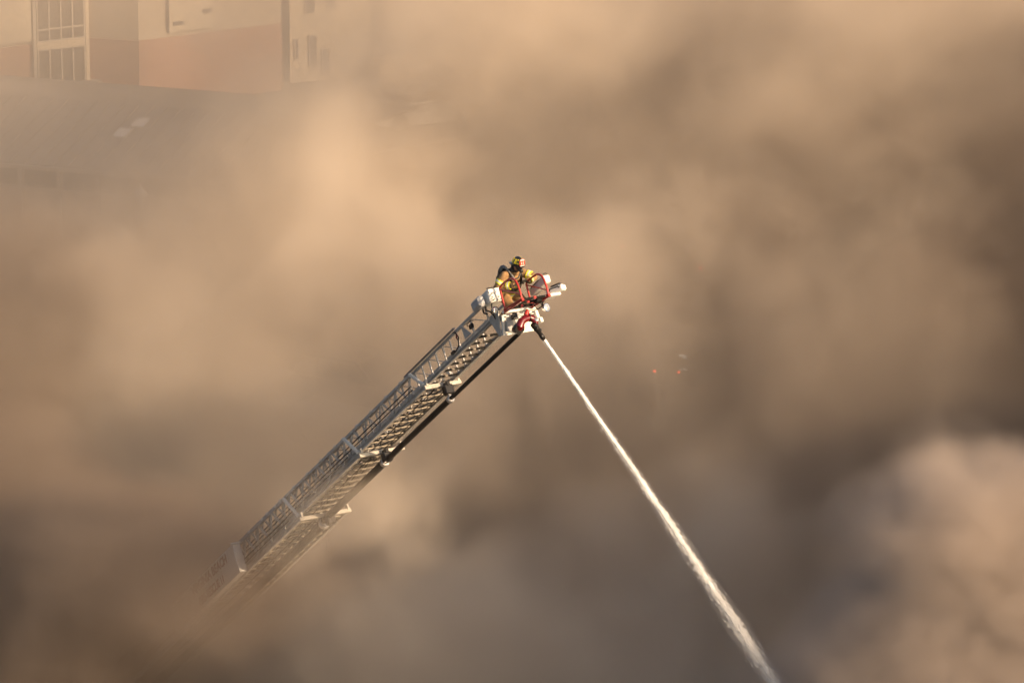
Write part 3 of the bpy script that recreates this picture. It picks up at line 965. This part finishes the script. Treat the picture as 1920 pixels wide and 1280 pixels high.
# ------------------------------------------------------------------ the firefighter
FEET = W3(.16, .75, .05)
person = empty('person', FEET, math.atan2(-.82, .57))
tag(person, 'firefighter in tan turnout coat and black helmet crouching between red guard frames', 'person')
PM = {
    'coat': mat('bunker_gear_tan', (.38, .225, .095), .85, 0, .16, 14, bump=.5, spots=.15),
    'skin': mat('skin', (.42, .22, .14), .55, 0, .06, 20),
    'boot': mat('boot_rubber', (.02, .02, .02), .6, 0, .1, 20),
    'glove': mat('glove_leather', (.075, .062, .035), .75, 0, .15, 30, bump=.4),
    'lime': mat('stripe_lime', (.85, .78, .05), .5, 0, .06, 30),
    'silver': mat('stripe_silver', (.72, .72, .70), .35, .2, .05, 30),
    'helmet': mat('helmet_black', (.012, .012, .014), .22, 0, .2, 9, coat=.6),
    'sticker': mat('sticker_yellow', (.95, .74, .02), .45, 0, .04, 30),
    'shield': mat('shield_red', (.62, .05, .02), .45, 0, .1, 30),
    'shield_w': mat('shield_white', (.80, .76, .68), .5, 0, .05, 30),
    'mask': mat('mask_black', (.02, .02, .02), .35, 0, .1, 20),
    'tank': mat('tank_olive', (.085, .09, .075), .38, .1, .15, 8, coat=.3),
    'strap': mat('strap_black', (.015, .015, .015), .8, 0, .2, 30),
    'hose': mat('hose_grey', (.20, .20, .19), .5, 0, .1, 30),
}

def remesh(mb, voxel, name, mats, parent, region=None, smooth_it=4):
    me = mb.mesh(name, mats)
    ob = bpy.data.objects.new(name, me)
    C.objects.link(ob)
    md = ob.modifiers.new('r', 'REMESH'); md.mode = 'VOXEL'; md.voxel_size = voxel
    ms = ob.modifiers.new('s', 'SMOOTH'); ms.iterations = smooth_it; ms.factor = .5
    bpy.context.view_layer.update()
    m2 = bpy.data.meshes.new_from_object(ob.evaluated_get(bpy.context.evaluated_depsgraph_get()))
    bpy.data.objects.remove(ob)
    bpy.data.meshes.remove(me)
    m2.name = name
    m2.materials.clear()
    for q in mats:
        m2.materials.append(q)
    for p in m2.polygons:
        p.use_smooth = True
        p.material_index = region(p.center) if region else 0
    return link(name, m2, parent)

J = dict(pel=(0, 0, .58), sp=(.06, 0, .76), ch=(.14, 0, .94), nk=(.24, 0, 1.10), hd=(.31, 0, 1.215),
         sR=(.17, -.20, 1.01), sL=(.18, .20, 1.01), eR=(.14, -.34, .80), eL=(.40, .34, .95), wR=(.40, -.16, .86), wL=(.50, .12, .93),
         hR=(.02, -.12, .56), hL=(.02, .12, .56), kR=(.34, -.17, .40), kL=(.36, .17, .42), aR=(.02, -.15, .10), aL=(.03, .15, .10))
J = {k: Vector(v) for k, v in J.items()}
m = MB()
def limb(ps, rs):
    m.tube(ps, rs, 12)
    for p, r_ in zip(ps, rs):
        m.ellip(p, (r_, r_, r_), None, 12, 8)
lean = Quaternion((0, 1, 0), R(22)).to_matrix()
m.ellip(J['pel'], (.15, .19, .16), lean)
m.ellip((.0, 0, .66), (.165, .215, .11), lean)          # flared coat hem
m.ellip(J['sp'], (.15, .19, .18), lean)
m.ellip(J['ch'], (.155, .205, .19), lean)
m.ellip((.17, 0, 1.04), (.12, .19, .09), lean)
limb([J['ch'], J['nk'], J['hd']], [.11, .075, .085])
m.ellip((.235, 0, 1.085), (.105, .11, .05), lean)       # stand collar
m.ellip((.32, 0, 1.225), (.10, .08, .115))
for s_ in 'RL':
    limb([J['s' + s_], J['s' + s_].lerp(J['e' + s_], .5), J['e' + s_]], [.092, .086, .078])
    limb([J['e' + s_], J['w' + s_]], [.078, .058])
    limb([J['h' + s_], J['k' + s_]], [.125, .095])
    limb([J['k' + s_], J['a' + s_]], [.095, .075])
    m.ellip(J['a' + s_] + Vector((.06, 0, -.05)), (.14, .055, .05))
def region(c):
    if c.z > 1.13 and c.x > .2:
        return 1
    if c.z < .17:
        return 2
    return 0
body = remesh(m, .016, 'body', [PM['coat'], PM['skin'], PM['boot']], person, region)

def hand(w, elbow, target, side):
    """glove: palm, four bent fingers of different length and a thumb from the palm's edge, closing towards target"""
    d = (w - elbow).normalized()
    d = (d * .6 + (target - w).normalized() * .6).normalized()
    up = Vector((0, 0, 1))
    lat = d.cross(up).normalized() * side
    pn = d.cross(lat).normalized()
    if pn.z > 0:
        pn = -pn
    g = MB()
    g.tube([w - d * .05, w + d * .01], [.062, .050], 10)      # gauntlet cuff
    g.cbox(w + d * .05, (.10, .085, .04), Matrix((d, lat, pn)).transposed(), .3)
    for k, ln in enumerate((.070, .080, .076, .060)):
        o = w + d * .095 + lat * (.033 - .022 * k)
        p1 = o + d * ln * .45 + pn * .008
        p2 = p1 + (d * .5 + pn * .85).normalized() * ln * .35
        p3 = p2 + (-d * .3 + pn * .95).normalized() * ln * .3
        g.tube([o - d * .02, o, p1, p2, p3], [.0135, .0135, .0125, .0115, .009], 7)
    o = w + d * .03 + lat * .04
    p1 = o + (lat * .7 + d * .6).normalized() * .035
    p2 = p1 + (d * .8 + pn * .5).normalized() * .032
    g.tube([o - lat * .015, o, p1, p2], [.016, .016, .014, .011], 7)
    remesh(g, .007, 'glove', [PM['glove']], person, None, 1)
hand(J['wR'], J['eR'], Vector((.54, .0, .94)), 1)
hand(J['wL'], J['eL'], Vector((.50, -.04, .99)), -1)

def band(p0, p1, k, rad, wid=.045, name='reflective_stripe'):
    p0, p1 = Vector(p0), Vector(p1)
    d = (p1 - p0).normalized()
    o = p0.lerp(p1, k)
    g = MB()
    g.lathe([(rad - .012, -wid), (rad, -wid), (rad, -wid * .4)], o, d, 20)
    g.cur = 1
    g.lathe([(rad, -wid * .4), (rad + .002, -wid * .35), (rad + .002, wid * .35), (rad, wid * .4)], o, d, 20)
    g.cur = 0
    g.lathe([(rad, wid * .4), (rad, wid), (rad - .012, wid)], o, d, 20)
    return g.build(name, [PM['lime'], PM['silver']], person, True)
band(J['sR'], J['eR'], .62, .098)
band(J['sL'], J['eL'], .62, .098)
band(J['eR'], J['wR'], .72, .080, .035)
band(J['eL'], J['wL'], .66, .082, .035)
for (z, x, rx, ry) in ((.63, -.005, .180, .226), (.84, .095, .168, .212)):   # hem and chest bands
    g = MB()
    n_ = 36
    for j, (e0, e1, mi) in enumerate(((-.045, -.018, 0), (-.018, .018, 1), (.018, .045, 0))):
        g.cur = mi
        vs_ = []
        for e in (e0, e1):
            for k in range(n_):
                an = 2 * math.pi * k / n_
                vs_.append(Vector((x, 0, z)) + lean @ Vector((rx * math.cos(an), ry * math.sin(an), e)))
        g.add(vs_, [(k, (k + 1) % n_, n_ + (k + 1) % n_, n_ + k) for k in range(n_)])
    g.build('reflective_stripe', [PM['lime'], PM['silver']], person, True)

# helmet
HC = Vector((.335, 0, 1.262))
hrot = Quaternion((0, 1, 0), R(8)).to_matrix()
g = MB()
nu_, nv_ = 24, 8
vs_, fs = [], []
for j in range(nv_ + 1):
    ph = R(90) * j / nv_
    for k in range(nu_):
        an = 2 * math.pi * k / nu_
        rib = 1 + .02 * max(0, math.cos(an * 8)) * math.sin(2 * ph)
        vs_.append(HC + hrot @ Vector((.132 * math.cos(an) * math.cos(ph) * rib, .108 * math.sin(an) * math.cos(ph) * rib, .150 * math.sin(ph))))
for j in range(nv_):
    for k in range(nu_):
        k2 = (k + 1) % nu_
        fs.append((j * nu_ + k, j * nu_ + k2, (j + 1) * nu_ + k2, (j + 1) * nu_ + k))
g.add(vs_, fs)
helmet = g.build('helmet', PM['helmet'], person, True)
g = MB()
vs_ = []
for (e, z) in ((1.0, 0.0), (1.0, -.012), (0, 0)):
    for k in range(32):
        an = 2 * math.pi * k / 32
        c_, s_ = math.cos(an), math.sin(an)
        back = max(0, -c_)
        rx = .128 if e == 0 else .165 + .085 * back ** 2
        ry = .104 if e == 0 else .142
        zz = (.004 if e == 0 else -.012 + z - .030 * back ** 2 + .012 * s_ * s_)
        vs_.append(HC + hrot @ Vector((rx * c_, ry * s_, zz)))
for k in range(32):
    k2 = (k + 1) % 32
    g.f += [(64 + k, 64 + k2, k2, k), (k, k2, 32 + k2, 32 + k), (32 + k, 32 + k2, 64 + k2, 64 + k)]
    g.m += [0, 0, 0]
g.v = [tuple(v) for v in vs_]
g.build('brim', PM['helmet'], helmet, True)
for an in (35, 68, 112, 145, -35, -68, -112, -145):
    g = MB()
    q = []
    for (da, ph) in ((-15, 10), (15, 10), (11, 52), (-11, 52)):
        A_, B_ = R(an + da), R(ph)
        q.append(HC + hrot @ Vector((.132 * math.cos(A_) * math.cos(B_), .108 * math.sin(A_) * math.cos(B_), .150 * math.sin(B_))) * 1.0)
    c0 = (q[0] + q[1] + q[2] + q[3]) / 4
    nrm = (c0 - HC).normalized()
    q2 = [p + nrm * .010 for p in q]
    q1 = [p - nrm * .006 for p in q]
    g.hexa([*q1, *q2])
    g.build('reflector', PM['sticker'], helmet)
g = MB()
so3 = HC + hrot @ Vector((.150, 0, .005))
sex, sey = Vector((0, 1, 0)), (hrot @ Vector((-.18, 0, 1))).normalized()
snz = sex.cross(sey)
g.prism([(-.055, .0), (.055, .0), (.066, .09), (.045, .135), (.0, .148), (-.045, .135), (-.066, .09)], so3, sex, sey, snz, .012)
shield = g.build('front_shield', PM['shield'], helmet)
g = MB(); g.prism([(-.050, .112), (.050, .112), (.040, .132), (.0, .142), (-.040, .132)], so3 + snz * .012, sex, sey, snz, .004); g.build('shield_rocker', PM['shield_w'], shield)
g = MB(); g.prism([(-.052, .003), (.052, .003), (.053, .014), (-.053, .014)], so3 + snz * .012, sex, sey, snz, .004); g.build('shield_rocker', PM['shield_w'], shield)
lettering('11', .07, so3 + snz * .014 + sey * .058, shield, PM['shield_w'], sex, sey, .003, 0, 1.1, .03, 'shield_number')
# mask and hood
g = MB()
g.ellip((.385, 0, 1.205), (.055, .072, .075)); mask = g.build('face_mask', PM['mask'], person, True)
g = MB(); g.lathe([(.04, -.03), (.045, 0), (.042, .05), (.03, .06)], (.43, 0, 1.155), (.9, 0, -.35), 14); g.build('regulator', PM['mask'], mask, True)
g = MB(); g.ellip((.27, 0, 1.20), (.085, .10, .125)); g.ellip((.24, 0, 1.12), (.11, .12, .06)); g.build('hood', PM['strap'], person, True)
# breathing set
g = MB()
t0_, t1_ = Vector((-.25, -.045, .70)), Vector((-.075, -.045, 1.115))
d_ = (t1_ - t0_).normalized(); ln = (t1_ - t0_).length
g.lathe([(.02, -.05), (.035, -.03), (.07, .0), (.083, .04), (.085, ln - .08), (.075, ln - .03), (.045, ln), (.0, ln + .012)], t0_, d_, 20)
pack = g.build('air_cylinder', PM['tank'], person, True)
g = MB(); g.cbox(t0_ + d_ * .2 + Vector((.075, .04, -.03)), (.05, .26, .40), Quaternion((0, 1, 0), R(22)).to_matrix()); g.build('backplate', PM['strap'], pack)
g = MB(); g.lathe([(.087, -.015), (.091, -.012), (.091, .012), (.087, .015)], t0_ + d_ * .14, d_, 20); g.lathe([(.087, -.015), (.091, -.012), (.091, .012), (.087, .015)], t0_ + d_ * .32, d_, 20); g.build('cylinder_band', PM['strap'], pack, True)
g = MB(); g.lathe([(.03, -.1), (.045, -.09), (.045, -.05), (.03, -.03)], t0_, d_, 12); g.cbox(t0_ - d_ * .05 + Vector((.03, -.05, -.02)), (.10, .12, .10)); g.build('valve', PM['strap'], pack, True)
for s_ in (-1, 1):
    g = MB(); g.tube([(-.02, s_ * .11, 1.02), (.06, s_ * .125, 1.125), (.19, s_ * .125, 1.12), (.29, s_ * .12, 1.0), (.27, s_ * .13, .84), (.16, s_ * .17, .70)], .024, 8)
    g.build('shoulder_strap', PM['strap'], person, True)
g = MB(); g.tube([(-.06, -.12, 1.04), (.05, -.16, 1.15), (.18, -.15, 1.14), (.285, -.10, 1.03), (.33, -.06, .95), (.39, -.02, .99), (.43, 0, 1.10)], .017, 8)
g.build('air_hose', PM['hose'], person, True)
g = MB(); g.cbox((.31, -.10, .80), (.05, .06, .11)); g.build('radio', PM['strap'], person)
g = MB(); g.cbox((.335, -.10, .85), (.02, .03, .03)); g.build('radio_light', M['orange'], person)
g = MB(); g.tube([(.24, .1, .72), (.26, .0, .70), (.24, -.1, .71), (.14, -.2, .71)], .02, 8); g.build('waist_strap', PM['strap'], person, True)

# ------------------------------------------------------------------ the water stream
wm = mat('white_water', (.92, .93, .95), .4, 0, .04, 8)
wm.node_tree.nodes['Principled BSDF'].inputs['Alpha'].default_value = .8
rw = random.Random(11)
m = MB()
START = MW @ NTIP
e1 = JET.orthogonal().normalized()
e2 = JET.cross(e1)
def jp(s):
    return START + JET * s + Vector((0, 0, -.0032 * s * s))
pts, rad = [], []
s = -.01
while s < 21.2:
    w_ = .006 * s
    pts.append(jp(s) + e1 * rw.gauss(0, .10 * w_) + e2 * rw.gauss(0, .10 * w_))
    rad.append((.034 + .0022 * max(0, s)) * rw.uniform(.75, 1.15))
    s += .03 + .006 * s
m.tube(pts, rad, 8)
SPD = [(0, 1, 3), (1, 2, 3), (2, 0, 3), (1, 0, 4), (2, 1, 4), (0, 2, 4)]
gusts = [(rw.uniform(0, 21), rw.uniform(0, 2 * math.pi), rw.uniform(.5, 1.6), rw.uniform(.10, .35)) for k in range(150)]
for k in range(70000):
    if rw.random() < .55:
        s = rw.random() ** .75 * 21
        rr = abs(rw.gauss(0, 1)) * (.019 + .0044 * s)
        an = rw.uniform(0, 2 * math.pi)
    else:              # ragged tufts where the jet breaks up
        g0, an, k1, k2 = gusts[rw.randrange(len(gusts))]
        s = abs(rw.gauss(g0, k2))
        an += rw.gauss(0, .5)
        rr = abs(rw.gauss(.6, .5)) * (.020 + .0058 * s) * k1
    c0 = jp(s) + (e1 * math.cos(an) + e2 * math.sin(an)) * rr
    l_ = rw.uniform(.015, .06) * (.7 + .04 * s)
    w_ = rw.uniform(.002, .0055) * (.8 + .04 * s)
    d_ = (JET + (e1 * rw.gauss(0, 1) + e2 * rw.gauss(0, 1)) * .05).normalized()
    m.add([c0 + e1 * w_, c0 + (e2 * .87 - e1 * .5) * w_, c0 - (e2 * .87 + e1 * .5) * w_, c0 + d_ * l_, c0 - d_ * l_], SPD)
me = m.mesh('water_stream', wm, False)
mist = MB()
mist.tube([jp(q * .7) for q in range(31)], [.05 + .022 * q * .7 * (1 + .18 * math.sin(q * 1.9)) for q in range(31)], 14)
mv = bpy.data.materials.new('water_mist')
mv.use_nodes = True
mv.node_tree.nodes.clear()
mo = mv.node_tree.nodes.new('ShaderNodeOutputMaterial')
mp = mv.node_tree.nodes.new('ShaderNodeVolumePrincipled')
mp.inputs['Color'].default_value = (.95, .95, .95, 1)
mp.inputs['Density'].default_value = .4
mv.node_tree.links.new(mp.outputs[0], mo.inputs['Volume'])
tag(mist.build('water_mist', mv), 'thin spray mist around the falling jet of water', 'mist', None, 'stuff')
tag(link('water_stream', me), 'white jet of water shooting down from the black nozzle', 'water', None, 'stuff')

# ------------------------------------------------------------------ smoke
def smoke_volume(name, label, albedo, aniso, veil, blobs, lo, hi, res, seed, front=None, fade=(26., 9., 22., 8.), warp=.5, floor=0.0, step=1.0, curl=.5):
    """a cloud of smoke: density worked out once on a 3-D grid from drifting noise and banks of denser smoke"""
    mt = bpy.data.materials.new(name)
    mt.use_nodes = True
    t = mt.node_tree
    t.nodes.clear()
    out = t.nodes.new('ShaderNodeOutputMaterial')
    pv = t.nodes.new('ShaderNodeVolumePrincipled')
    t.links.new(pv.outputs[0], out.inputs['Volume'])
    pv.inputs['Color'].default_value = (*albedo, 1)
    pv.inputs['Anisotropy'].default_value = aniso
    pv.inputs['Density'].default_value = 1
    mt.cycles.volume_step_rate = step
    g = bpy.data.node_groups.new(name, 'GeometryNodeTree')
    g.interface.new_socket('Geometry', in_out='INPUT', socket_type='NodeSocketGeometry')
    g.interface.new_socket('Geometry', in_out='OUTPUT', socket_type='NodeSocketGeometry')
    def ma(op, a, b=None, c=None, clamp=False):
        nd = g.nodes.new('ShaderNodeMath')
        nd.operation = op
        nd.use_clamp = clamp
        for i, x in enumerate((a, b, c)):
            if x is None:
                continue
            if isinstance(x, (int, float)):
                nd.inputs[i].default_value = x
            else:
                g.links.new(x, nd.inputs[i])
        return nd.outputs[0]
    def ve(op, a, b=None):
        nd = g.nodes.new('ShaderNodeVectorMath')
        nd.operation = op
        for i, x in enumerate((a, b)):
            if x is None:
                continue
            if isinstance(x, tuple):
                nd.inputs[i].default_value = x
            else:
                g.links.new(x, nd.inputs[i])
        return nd.outputs['Value' if op in ('LENGTH', 'DOT_PRODUCT') else 'Vector']
    def noise(v, scale, detail, rough=.5, col=False):
        nd = g.nodes.new('ShaderNodeTexNoise')
        nd.inputs['Scale'].default_value = scale
        nd.inputs['Detail'].default_value = detail
        nd.inputs['Roughness'].default_value = rough
        g.links.new(v, nd.inputs['Vector'])
        return nd.outputs['Color' if col else 0]
    P0 = g.nodes.new('GeometryNodeInputPosition').outputs[0]
    PS = ve('ADD', P0, (seed * 17.3, seed * 5.1, seed * 9.7))
    w1 = ve('MULTIPLY', ve('SUBTRACT', noise(PS, .055, 1, .5, True), (.5, .5, .5)), (11., 11., 11.))
    w2 = ve('MULTIPLY', ve('SUBTRACT', noise(PS, .22, 6, .62, True), (.5, .5, .5)), (7., 7., 7.))
    WP = ve('ADD', w1, w2)
    Q = ve('ADD', PS, WP)
    B = ve('ADD', P0, ve('MULTIPLY', WP, (warp, warp, warp)))
    n1 = noise(Q, .10, 8, .62)
    n2 = noise(Q, .7, 4, .66)
    # rounded puffs on puffs, as smoke rolls up
    vo = g.nodes.new('ShaderNodeTexVoronoi')
    vo.feature = 'F1'
    vo.normalize = True
    vo.inputs['Scale'].default_value = .36
    vo.inputs['Detail'].default_value = 3.0
    vo.inputs['Roughness'].default_value = .55
    vo.inputs['Lacunarity'].default_value = 2.3
    g.links.new(ve('ADD', PS, ve('MULTIPLY', WP, (.45, .45, .45))), vo.inputs['Vector'])
    puff = ma('SUBTRACT', vo.outputs['Distance'], .42)
    sep = g.nodes.new('ShaderNodeSeparateXYZ')
    g.links.new(P0, sep.inputs[0])
    X, Y, Z = sep.outputs
    base, cut, gain = veil
    d = ma('MULTIPLY', ma('MULTIPLY', ma('SUBTRACT', ma('MULTIPLY_ADD', puff, -.20, ma('MULTIPLY_ADD', n2, .2, n1)), cut + .10), gain, clamp=True), base)
    if base:
        # the drifting veil thins out upwards and towards the sun
        d = ma('MULTIPLY', d, ma('MULTIPLY', ma('SUBTRACT', fade[0], Z), 1.0 / fade[1], clamp=True))
        d = ma('MULTIPLY', d, ma('MULTIPLY', ma('SUBTRACT', fade[2], X), 1.0 / fade[3], clamp=True))
    if front:
        # nothing on the near side of a leaning front
        y0, slope, z0, wid = front
        f = ma('MULTIPLY', ma('SUBTRACT', Y, ma('MULTIPLY_ADD', ma('SUBTRACT', Z, z0), slope, y0)), 1.0 / wid, clamp=True)
        d = ma('MULTIPLY', d, f)
    lump = ma('MAXIMUM', ma('ADD', ma('MULTIPLY_ADD', n1, 3.8, -3.2), ma('MULTIPLY', n2, 4.6)), .04)
    for (c, r_, amp, edge) in blobs:
        q = ve('MULTIPLY', ve('SUBTRACT', B, tuple(float(k) for k in c)), tuple(1.0 / k for k in r_))
        f = ma('MULTIPLY', ma('SUBTRACT', 1.0, ma('MULTIPLY_ADD', puff, curl, ve('LENGTH', q))), edge, clamp=True)
        f = ma('MULTIPLY', f, lump)
        d = ma('MULTIPLY_ADD', f, amp, d)
    d = ma('MAXIMUM', d, .0012)       # a trace of haze everywhere
    if floor:                         # and an even layer of it behind the ladder
        d = ma('MULTIPLY_ADD', ma('MULTIPLY', ma('SUBTRACT', Y, 112.0), 1 / 14.0, clamp=True), floor, d)
    vc = g.nodes.new('GeometryNodeVolumeCube')
    g.links.new(d, vc.inputs['Density'])
    vc.inputs['Min'].default_value = lo
    vc.inputs['Max'].default_value = hi
    for k, e in zip('XYZ', range(3)):
        vc.inputs['Resolution ' + k].default_value = int((hi[e] - lo[e]) / res)
    sm = g.nodes.new('GeometryNodeSetMaterial')
    sm.inputs['Material'].default_value = mt
    g.links.new(vc.outputs[0], sm.inputs[0])
    go = g.nodes.new('NodeGroupOutput')
    g.links.new(sm.outputs[0], go.inputs[0])
    me = bpy.data.meshes.new(name)
    me.materials.append(mt)
    o = link(name, me)
    o.modifiers.new('smoke', 'NODES').node_group = g
    tag(o, label, 'smoke', None, 'stuff')
    return o

LO, HI = (-21., 101., -1.), (24., 172., 27.)
smoke_volume('smoke', 'thin golden brown smoke drifting over the whole lot', (.89, .765, .62), -.15, (.27, .525, 6.5), [
    ((-12.5, 124, 19), (10, 14, 8.0), -.30, 2.0),
    ((-9, 158, 12), (16, 26, 7), -.26, 2.5),
    ((-4.5, 124, 21.5), (7, 10, 4), -.09, 1.5),
    ((-13, 122, 14), (5, 10, 4.5), -.10, 1.5),
    ((-5.4, 127, 12.6), (4.5, 5, 3.2), .22, 2.0),
    ((-8, 126, 10.5), (4.5, 5, 3), .12, 2.0),
    ((.3, 131, 16.9), (5.5, 6, 4.4), .34, 2.0),
    ((.7, 120, 19.6), (4.6, 3.5, 3.0), .30, 1.6),
    ((1.0, 145, 13.5), (6, 8, 5), .30, 2.0),
    ((-1.2, 125.0, 15.0), (4.5, 4, 3.4), .30, 2.0),
    ((1.6, 116, 13.4), (3.4, 3, 2.4), .12, 1.5),
    ((4.5, 109.5, 7.2), (5, 3, 2.2), .22, 1.6),
    ((-2.9, 104.8, 10.9), (1.9, 1.6, 1.4), .36, 1.2),
    ((-1, 109.5, 7.2), (5, 3, 2.2), .30, 1.6),
    ((3, 113.5, 5.0), (12, 6, 5.4), .40, 1.5),
    ((4, 145, 6.0), (6, 8, 5), .12, 1.5),
    ((-11, 150, 5.0), (9, 12, 4), .08, 2.0),
], LO, HI, .27, 1.0, (111., -.1, 12., 10.), (26., 9., 22., 8.), .9, .016, 1.0, .38)
smoke_volume('smoke_billow', 'pale billowing smoke swelling up at the bottom corner beside the water', (.66, .56, .48), -.15, (.0, .4, 4.0), [
    ((21.8, 101, 9.0), (13, 9, 11), .75, 3.5),
    ((13.0, 100.5, 14.6), (4.6, 4, 3.6), .75, 2.0),
    ((10.3, 102.5, 10.0), (4.4, 4, 3.6), .7, 1.6),
    ((8.3, 104, 8.0), (4, 4, 3.2), .4, 1.5),
], (4.2, 89.3, -.85), (35.2, 112.6, 23.3), .26, 3.0, None, (1, 1, 1, 1), .9, 0.0, .4, .6)
smoke_volume('shade_smoke', 'dark brown sooty smoke bank with shade painted into its colour', (.36, .29, .235), -.1, (.0, .4, 4.0), [  # low albedo: shade is painted into the smoke colour, along with soot
    ((26, 116, 9.0), (11, 14, 14), .3, 1.5),  # bank added out of view to shade the smoke on the right
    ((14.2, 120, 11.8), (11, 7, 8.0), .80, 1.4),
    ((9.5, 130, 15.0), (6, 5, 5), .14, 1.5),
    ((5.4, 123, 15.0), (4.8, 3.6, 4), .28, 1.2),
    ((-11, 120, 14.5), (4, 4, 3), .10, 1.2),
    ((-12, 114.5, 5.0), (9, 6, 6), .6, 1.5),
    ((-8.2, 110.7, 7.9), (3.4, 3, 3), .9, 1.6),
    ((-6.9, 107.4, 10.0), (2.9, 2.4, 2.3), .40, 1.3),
    ((15.5, 99, 19.8), (4, 3.2, 4.0), 1.2, 2.0),  # unseen lump, added to keep the sun off the lower left smoke
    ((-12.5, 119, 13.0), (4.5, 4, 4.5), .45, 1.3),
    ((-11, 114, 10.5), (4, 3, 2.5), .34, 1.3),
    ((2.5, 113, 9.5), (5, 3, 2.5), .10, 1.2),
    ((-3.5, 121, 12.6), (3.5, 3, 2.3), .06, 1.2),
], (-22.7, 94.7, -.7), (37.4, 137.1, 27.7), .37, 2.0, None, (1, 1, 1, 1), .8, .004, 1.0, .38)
